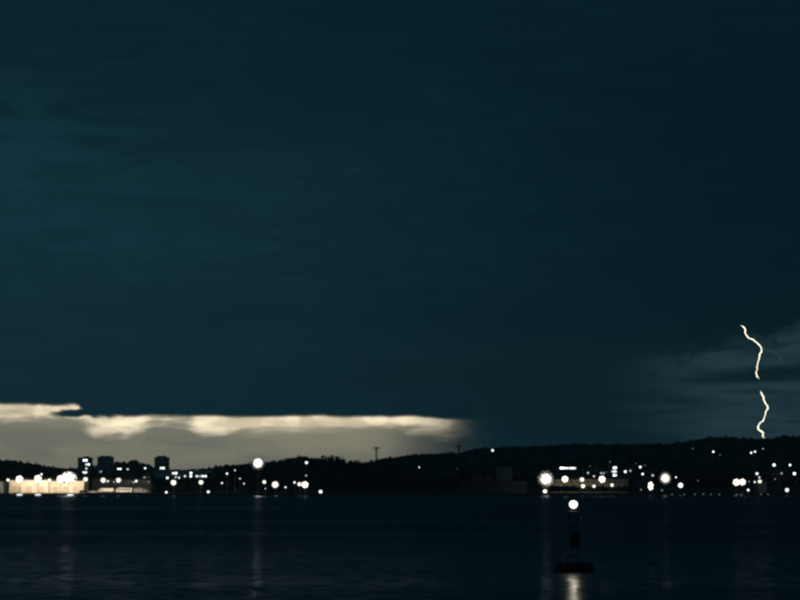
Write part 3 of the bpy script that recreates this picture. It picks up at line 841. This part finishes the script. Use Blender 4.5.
# long cool lights low on the quay edge
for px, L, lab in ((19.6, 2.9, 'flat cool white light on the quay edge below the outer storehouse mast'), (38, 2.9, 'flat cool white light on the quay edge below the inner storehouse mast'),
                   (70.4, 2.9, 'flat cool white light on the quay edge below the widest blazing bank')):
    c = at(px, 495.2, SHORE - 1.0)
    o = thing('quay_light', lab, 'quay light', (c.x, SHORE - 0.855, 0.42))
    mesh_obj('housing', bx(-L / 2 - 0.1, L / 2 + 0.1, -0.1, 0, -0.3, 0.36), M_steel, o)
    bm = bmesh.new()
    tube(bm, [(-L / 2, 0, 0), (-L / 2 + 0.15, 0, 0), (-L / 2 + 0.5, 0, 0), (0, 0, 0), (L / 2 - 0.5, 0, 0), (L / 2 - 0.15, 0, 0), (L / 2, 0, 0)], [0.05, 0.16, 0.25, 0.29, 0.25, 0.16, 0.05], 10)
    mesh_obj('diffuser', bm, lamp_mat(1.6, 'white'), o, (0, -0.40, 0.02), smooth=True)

# ------------------------------------------------------------------ power poles
def power_pole(px, py_top, D, label):
    c = at(px, py_top, D); z0 = terrain(c.x, c.y); H = c.z - z0
    o = thing('power_pole', label, 'power pole', (c.x, c.y, z0), R.uniform(-0.15, 0.15))
    mesh_obj('pole', tb([(0, 0, -0.5), (0, 0, H * 0.5), (0, 0, H)], [0.46, 0.40, 0.34], 10), M_wood, o)
    mesh_obj('crossarm', bx(-1.85, 1.85, -0.56, -0.36, H - 1.05, H - 0.6), M_wood, o)
    mesh_obj('crossarm', bx(-1.0, 1.0, -0.54, -0.36, H - 2.5, H - 2.28), M_wood, o)
    for s in (-1, 1):
        mesh_obj('brace', tb([(s * 1.1, -0.26, H - 0.95), (0, -0.24, H - 2.0)], 0.05, 5), M_steel, o)
    for x in (-1.6, -0.8, 0.8, 1.6):
        bm = bmesh.new(); lathe(bm, [(0.05, 0), (0.12, 0.1), (0.08, 0.18), (0.12, 0.26), (0.04, 0.36)], 8)
        mesh_obj('insulator', bm, M_dark, o, (x, -0.46, H - 0.6))
    return o


power_pole(376.3, 446.6, 985, 'power pole with crossarm against the pale dusk sky beside the wooded knoll')
power_pole(459, 444.8, 985, 'power pole with crossarm against the dark sky above the works buildings')


# ------------------------------------------------------------------ trees
def leaf_quads(bm, c, r, n, rnd, size):
    for _ in range(n):
        d = Vector((rnd.gauss(0, 1), rnd.gauss(0, 1), rnd.gauss(0, 0.8)))
        d = d.normalized() * r * (0.55 + 0.45 * rnd.random())
        p = c + d
        nrm = (d.normalized() + Vector((rnd.uniform(-.6, .6), rnd.uniform(-.6, .6), rnd.uniform(-.2, .8)))).normalized()
        a = nrm.orthogonal().normalized(); b_ = nrm.cross(a)
        s = size * rnd.uniform(0.6, 1.2); tt = rnd.uniform(0, 6.28)
        a, b_ = a * math.cos(tt) + b_ * math.sin(tt), b_ * math.cos(tt) - a * math.sin(tt)
        bm.faces.new([bm.verts.new(p + a * s), bm.verts.new(p + b_ * s * 0.6), bm.verts.new(p - a * s), bm.verts.new(p - b_ * s * 0.6)])


def make_tree(seed, kind):
    """unit-height tree: returns (trunk mesh, crown mesh)"""
    rnd = random.Random(seed)
    tk = bmesh.new(); cr = bmesh.new()
    lean = rnd.uniform(-0.04, 0.04)
    tube(tk, [(0, 0, -0.05), (lean * 0.5, 0, 0.25), (lean, 0, 0.55), (lean * 1.3, 0, 0.8)], [0.035, 0.027, 0.018, 0.007], 7)
    cl = []
    if kind == 'round':
        for k in range(9):
            a = k * 2.4 + rnd.uniform(-.4, .4); z = rnd.uniform(0.36, 0.86); rad = 0.34 * math.sin(min(1, (1.05 - z) / 0.5) * math.pi / 2) * rnd.uniform(0.6, 1.1)
            cl.append((Vector((math.cos(a) * rad + lean, math.sin(a) * rad, z)), rnd.uniform(0.11, 0.19)))
        cl.append((Vector((lean, 0, 0.86)), 0.13))
    elif kind == 'tall':
        for k in range(11):
            z = 0.22 + 0.07 * k; rad = 0.16 * (1.1 - z) + 0.03
            a = rnd.uniform(0, 6.28)
            cl.append((Vector((math.cos(a) * rad + lean, math.sin(a) * rad, z)), 0.17 * (1.15 - z) + 0.02))
    else:
        for k in range(8):
            a = k * 2.4; rad = rnd.uniform(0.15, 0.42); z = rnd.uniform(0.5, 0.86)
            cl.append((Vector((math.cos(a) * rad, math.sin(a) * rad, z)), rnd.uniform(0.10, 0.16)))
    for c, r in cl:
        base = Vector((lean * min(1, c.z), 0, max(0.2, c.z - 0.25)))
        tube(tk, [base, (base + c) / 2 + Vector((0, 0, 0.02)), c], [0.012, 0.009, 0.004], 5)
        leaf_quads(cr, c, r, 60, rnd, 0.05)
    out = []
    for nm, b_, m in (('trunk', tk, M_bark), ('crown', cr, M_leaf if seed % 2 else M_leaf2)):
        me = bpy.data.meshes.new(nm)
        b_.to_mesh(me); b_.free(); me.materials.append(m); out.append(me)
    return out


TREES = {'round': [make_tree(11, 'round'), make_tree(12, 'round'), make_tree(13, 'round')], 'tall': [make_tree(21, 'tall'), make_tree(22, 'tall')],
         'wide': [make_tree(31, 'wide'), make_tree(32, 'wide')]}


def clear_of_lamps(px, py_top, py_base, D, wpx):
    for lx, ly, lD in LAMPS:
        if lD > D - 6 and abs(lx - px) < wpx + 2.5 and py_top - 4 < ly: return False
    return True


def tree(px, py_top, D, kind, label, group, wide=1.0, check=True):
    c = at(px, py_top, D); z0 = terrain(c.x, c.y); H = c.z - z0
    if H < 2.5: return
    wpx = H * 0.4 * wide / D * F
    if check and not clear_of_lamps(px, py_top, 495, D, wpx): return
    tk, crn = R.choice(TREES[kind])
    o = thing('tree', label, 'tree', (c.x, c.y, z0), R.uniform(0, 6.28), group)
    s = (H * wide, H * wide, H)
    link('trunk', tk, o, None, None, s); link('crown', crn, o, None, None, s)


# wooded knoll under the pale sky
GT = 'trees of the wooded knoll'
LT = 'dark leafy tree on the wooded knoll beside the tallest floodlight mast'
for px, py in ((268, 463), (274, 461.5), (281, 460.4), (288, 459.2), (295, 460.5), (301, 460.4), (311, 459.5), (317.5, 457.4), (324, 455.9), (331, 456.2), (337.5, 457.6), (344, 460.2),
               (351, 460.6), (358, 461.2), (365, 462.2), (372, 462.6), (381, 462.8), (388, 462.4), (395, 463.6)):
    tree(px, py - 1.6 + R.uniform(-0.8, 0.5), 1010 + R.uniform(-8, 40), 'round', LT, GT, R.uniform(0.8, 1.1), check=False)
for k in range(46):
    px = 262 + k * 3.1 + R.uniform(-1.5, 1.5)
    tree(px, R.uniform(464, 474), 1000 + R.uniform(-10, 12), R.choice(['round', 'wide']), LT, GT, R.uniform(0.8, 1.1))
LB = 'low dark tree on the bank below the wooded knoll'
for k in range(40):
    tree(262 + k * 5 + R.uniform(-2, 2), R.uniform(474, 483), 945 + R.uniform(-15, 25), R.choice(['round', 'wide']), LB, 'low trees on the bank below the knoll', R.uniform(0.9, 1.2))
GP = 'trees beside the tallest mast'
LP = 'dark bushy tree between the arched-roof hall and the tallest floodlight mast'
for px, py in ((216.5, 467), (221, 464.6), (226, 463.8), (230, 465.6), (236, 468.5), (243, 469), (250, 470), (219, 472), (232, 473), (247, 474), (253, 476)):
    tree(px, py, 1000 + R.uniform(-5, 30), 'round', LP, GP, R.uniform(0.8, 1.0), check=False)
LS = 'dark tree in the shore belt below the arched-roof hall and terrace'
for k in range(30):
    px = 153 + k * 3.6 + R.uniform(-1.5, 1.5)
    tree(px, R.uniform(475.4, 479), 990 + R.uniform(-8, 30), R.choice(['round', 'wide']), LS, 'shore belt below the hall', R.uniform(0.9, 1.2), check=False)
for k in range(18):
    px = 155 + k * 5.6 + R.uniform(-1.5, 1.5)
    tree(px, R.uniform(479, 486), 945 + R.uniform(-8, 20), R.choice(['round', 'wide']), LS, 'shore belt below the hall', R.uniform(0.9, 1.2))
LQ = 'dark tree behind the floodlit storehouses at the foot of the towers'
for k in range(34):
    px = -6 + k * 4.7 + R.uniform(-1.5, 1.5)
    top = 469 + R.uniform(-1, 3.5) if px > 88 else (466 + R.uniform(-1, 3) if px < 50 else 470 + R.uniform(-0.5, 3))
    tree(px, top, 1010 + R.uniform(-15, 60), R.choice(['round', 'round', 'tall']), LQ, 'trees behind the storehouses', R.uniform(0.8, 1.1), check=False)
LR = 'dark tree on the shore between the works and the hillside lights'
for k in range(70):
    px = 398 + k * 6.0 + R.uniform(-2, 2)
    if 455 < px < 530: continue
    tree(px, R.uniform(470, 481), 975 + R.uniform(-25, 35), R.choice(['round', 'round', 'wide']), LR, 'trees of the right-hand shore', R.uniform(0.85, 1.15))
for k in range(44):
    px = 551 + k * 1.9 + R.uniform(-.8, .8)
    tree(px, R.uniform(484.5, 487.6), 904.5 + R.uniform(-1.5, 2), 'round', 'low dark shrubby tree in front of the long pale shed', 'low trees before the long pale shed', R.uniform(1.2, 1.6), check=False)
for k in range(14):
    tree(456 + k * 5.6, R.uniform(466, 474), 985 + R.uniform(0, 25), R.choice(['round', 'wide']), 'dark tree close behind the pale works buildings', 'trees behind the works', 1.0)

# the woods that cover the hills, one far mass
bm = bmesh.new()
rw = random.Random(5)
wv, wf = [], []
count = 0
tries = 0
while count < 4600 and tries < 24000:
    tries += 1
    y = rw.uniform(1090, 1790) if rw.random() < 0.62 else rw.uniform(1690, 1765)
    x = rw.uniform(-0.24, 0.24) * y
    px = 400 + x / y * F
    z0 = terrain(x, y); h = rw.uniform(3.2, 5.6) * (1.15 if rw.random() < 0.12 else 0.9)
    py_t = 484 - (z0 + h - CAM_H) / y * F
    if any(lD > y - 3 and abs(lx - px) < 3.4 and py_t - 1.5 < ly < py_t + 14 for lx, ly, lD in LAMPS): continue
    if 110 < px < 156 and y < 1580: continue
    if 150 < px < 216 and y < 1200: continue
    count += 1
    for _ in range(3):
        c = Vector((x + rw.uniform(-1.6, 1.6), y + rw.uniform(-1.6, 1.6), z0 + h * rw.uniform(0.12, 0.62)))
        for _ in range(14):
            d = Vector((rw.gauss(0, 1), rw.gauss(0, 1), rw.gauss(0, 0.8))).normalized() * h * 0.34 * rw.uniform(0.5, 1)
            p = c + d; a = Vector((rw.uniform(-1, 1), rw.uniform(-1, 1), rw.uniform(-1, 1))).normalized(); b_ = a.orthogonal().normalized()
            s = h * 0.17
            i = len(wv); wv += [p + a * s, p + b_ * s * .7, p - a * s, p - b_ * s * .7]; wf.append((i, i + 1, i + 2, i + 3))
bm.free()
me = bpy.data.meshes.new('hillside_wood'); me.from_pydata([tuple(v_) for v_ in wv], [], wf); me.materials.append(M_leaf2)
wd_o = link('hillside_wood', me)
tag(wd_o, 'dark woodland covering the far hills up to the skyline', 'woodland', None, 'stuff')

# ------------------------------------------------------------------ lightning
M_bolt = mat('lightning_channel', (1.0, 0.93, 0.76), 0.5, emit=(1.0, 0.92, 0.72), estr=8.0, var=0.02)
M_glow = bpy.data.materials.new('lightning_glow'); M_glow.use_nodes = True  # see-through emissive sheath added for the glow round the bolt
nt = M_glow.node_tree; nt.nodes.clear()
t_ = nt.nodes.new('ShaderNodeBsdfTransparent'); e_ = nt.nodes.new('ShaderNodeEmission'); e_.inputs[0].default_value = (1.0, 0.80, 0.52, 1); e_.inputs[1].default_value = 0.9
x_ = nt.nodes.new('ShaderNodeMixShader'); x_.inputs[0].default_value = 0.10
nt.links.new(t_.outputs[0], x_.inputs[1]); nt.links.new(e_.outputs[0], x_.inputs[2])
o_ = nt.nodes.new('ShaderNodeOutputMaterial'); nt.links.new(x_.outputs[0], o_.inputs[0])
M_branch = mat('lightning_branch', (0.6, 0.75, 0.8), 0.5, emit=(0.75, 0.92, 1.0), estr=0.10, var=0.02)
BD = 5000.0
LOWP = at(768.5, 443.5, BD)
lb = thing('lightning_bolt', 'bright jagged lightning bolt striking down behind the dark hill', 'lightning', (LOWP.x, LOWP.y, terrain(LOWP.x, BD)))
UPPER = [(741.3, 325.4), (743.6, 327), (745.2, 330), (745.4, 333), (747.4, 336.8), (750, 338.4), (753.3, 339.4), (756.5, 342.4), (760.2, 345.6), (761.6, 348.6), (761.4, 351.4), (759.8, 353.6),
         (759.4, 358), (757.8, 363.6), (757.2, 369), (756.3, 373.2), (757.2, 375.8), (759.3, 378.6)]
LOWER = [(761.0, 391.0), (761.8, 394.6), (763.6, 397.6), (764.9, 402), (767.6, 407.6), (766.0, 411.4), (764.6, 416.4), (763.4, 420.2), (759.8, 423.2), (757.9, 426.4), (758.6, 429.6), (762.0, 431.4),
         (763.4, 434), (762.8, 436.6), (765.4, 438.6), (767.4, 442.2), (769.2, 446), (769.0, 452)]
BR = [(762, 347.5), (766.6, 349), (772, 350.4), (777, 354), (780.6, 358), (782.4, 361)]


def chan(name, pts, r0, m, seed):
    rnd = random.Random(seed); pl = []; rd = []
    for i, ((ax, ay), (bx_, by)) in enumerate(zip(pts, pts[1:])):
        for t_ in (0, 0.33, 0.66):
            j = 0.25 if t_ == 0 else 0.75
            p = at(ax + (bx_ - ax) * t_ + rnd.uniform(-j, j), ay + (by - ay) * t_ + rnd.uniform(-0.3, 0.3), BD + rnd.uniform(-6, 6)); pl.append(p - lb.location)
    pl.append(at(*pts[-1], BD) - lb.location)
    n = len(pl)
    for i in range(n):
        e = min(1, i / 3 + 0.45, (n - 1 - i) / 3 + 0.45)
        rd.append(r0 * e * rnd.uniform(0.55, 1.25))
    bm = tb(pl, rd, 6)
    return mesh_obj(name, bm, m, lb)


chan('channel', UPPER, 0.75, M_bolt, 1)
chan('glow_sheath', UPPER, 3.0, M_glow, 1)
chan('channel', LOWER, 0.85, M_bolt, 2)
chan('glow_sheath', LOWER, 3.2, M_glow, 2)
chan('branch', BR, 0.9, M_branch, 3)['label'] = 'faint thin side branch of the bolt'

# ------------------------------------------------------------------ buoy
BYD = 120.0
c = at(574.0, 569, BYD)
by = thing('navigation_buoy', 'dark navigation buoy with a lit lantern floating on the near water', 'buoy', (c.x, BYD, 0.0), 0.25)
K = BYD / F             # metres per photograph pixel at the buoy
bm = bmesh.new(); lathe(bm, [(0.55, -0.7), (1.05, -0.35), (1.18, -0.05), (1.22, 0.12), (1.22, 0.34), (1.14, 0.46), (1.02, 0.50), (0.2, 0.53)], 40)
hull = mesh_obj('hull', bm, M_hull, by, smooth=False)
bm = bmesh.new()
ring = [(1.24 * math.cos(a * math.pi / 16), 1.24 * math.sin(a * math.pi / 16), 0.22) for a in range(33)]
tube(bm, ring, 0.075, 8, cap=False); mesh_obj('fender', bm, M_rubber, hull)
for k in range(4):
    a = math.pi / 4 + k * math.pi / 2
    bm = bmesh.new(); tube(bm, [(math.cos(a) * 0.95 - 0.1, math.sin(a) * 0.95, 0.48), (math.cos(a) * 0.95 - 0.1, math.sin(a) * 0.95, 0.66), (math.cos(a) * 0.95 + 0.1, math.sin(a) * 0.95, 0.66), (math.cos(a) * 0.95 + 0.1, math.sin(a) * 0.95, 0.48)], 0.028, 6)
    mesh_obj('lifting_eye', bm, M_hull, hull)
ZT = 3.72
for k in range(4):
    a = math.pi / 4 + k * math.pi / 2
    mesh_obj('leg', tb([(math.cos(a) * 0.47, math.sin(a) * 0.47, 0.5), (math.cos(a) * 0.36, math.sin(a) * 0.36, ZT)], 0.024, 7), M_buoy, by)
for z in (1.0, 2.9):
    f = 0.47 - (z - 0.5) / (ZT - 0.5) * 0.11
    for k in range(4):
        a = math.pi / 4 + k * math.pi / 2; b2 = a + math.pi / 2
        mesh_obj('brace', tb([(math.cos(a) * f, math.sin(a) * f, z), (math.cos(b2) * f, math.sin(b2) * f, z)], 0.02, 6), M_buoy, by)
# daymark: slatted box on the tower
dm = mesh_obj('daymark', bx(-0.30, 0.30, -0.30, 0.30, 1.52, 2.38), M_buoy, by)
for z in (1.49, 2.385):
    mesh_obj('rim', bx(-0.335, 0.335, -0.335, 0.335, z, z + 0.045), M_hull, dm)
mesh_obj('platform', bx(-0.34, 0.34, -0.34, 0.34, ZT, ZT + 0.05), M_buoy, by)
bm = bmesh.new(); lathe(bm, [(0.13, ZT + 0.05), (0.15, ZT + 0.2), (0.12, ZT + 0.22)], 16); lt = mesh_obj('lantern', bm, M_buoy, by)
for nm, k_, m_ in (('lens', 1.12, halo_shell(0.6, 'warm')), ('bulb', 0.74, lamp_mat(95, 'warm'))):  # outer lens is a faintly emissive shell, added as the lantern's halo
    bm = bmesh.new(); lathe(bm, [(0.02 + 0.25 * k_ * math.sin(math.radians(a_)), ZT + 0.48 - 0.24 * k_ * math.cos(math.radians(a_))) for a_ in (6, 30, 55, 80, 105, 130, 150, 168)], 20)
    ob = mesh_obj(nm, bm, m_, lt, smooth=True)
bm = bmesh.new(); lathe(bm, [(0.09, ZT + 0.755), (0.08, ZT + 0.78), (0.03, ZT + 0.81)], 16); mesh_obj('lantern_cap', bm, M_buoy, lt)
# slim rod with a small reflector at one side
rx = 7.6 * K
mesh_obj('rod', tb([(rx, -0.05, 0.5), (rx, -0.05, 3.28)], 0.018, 6), mat('rod_paint', (0.55, 0.56, 0.55), 0.4), by)
bm = bmesh.new(); lathe(bm, [(0.02, 3.28), (0.045, 3.31), (0.045, 3.37), (0.01, 3.4)], 8)
mesh_obj('rod_tip', bm, M_white, by, (rx, -0.05, 0))
mesh_obj('stay', tb([(rx, -0.05, 2.2), (0.3, -0.05, 2.2)], 0.015, 5), M_buoy, by)

# ------------------------------------------------------------------ haze
hz = bpy.data.materials.new('haze'); hz.use_nodes = True
nt = hz.node_tree; nt.nodes.clear()
pv = nt.nodes.new('ShaderNodeVolumePrincipled')
pv.inputs['Color'].default_value = (0.34, 0.78, 0.94, 1); pv.inputs['Density'].default_value = 0.00017
pv.inputs['Anisotropy'].default_value = 0.3
om = nt.nodes.new('ShaderNodeOutputMaterial'); nt.links.new(pv.outputs[0], om.inputs['Volume'])
ho = mesh_obj('haze', bx(-3600, 3600, -700, 6500, -6, 470), hz)
ho['kind'] = 'stuff'; ho['label'] = 'thin pale evening haze over the bay'
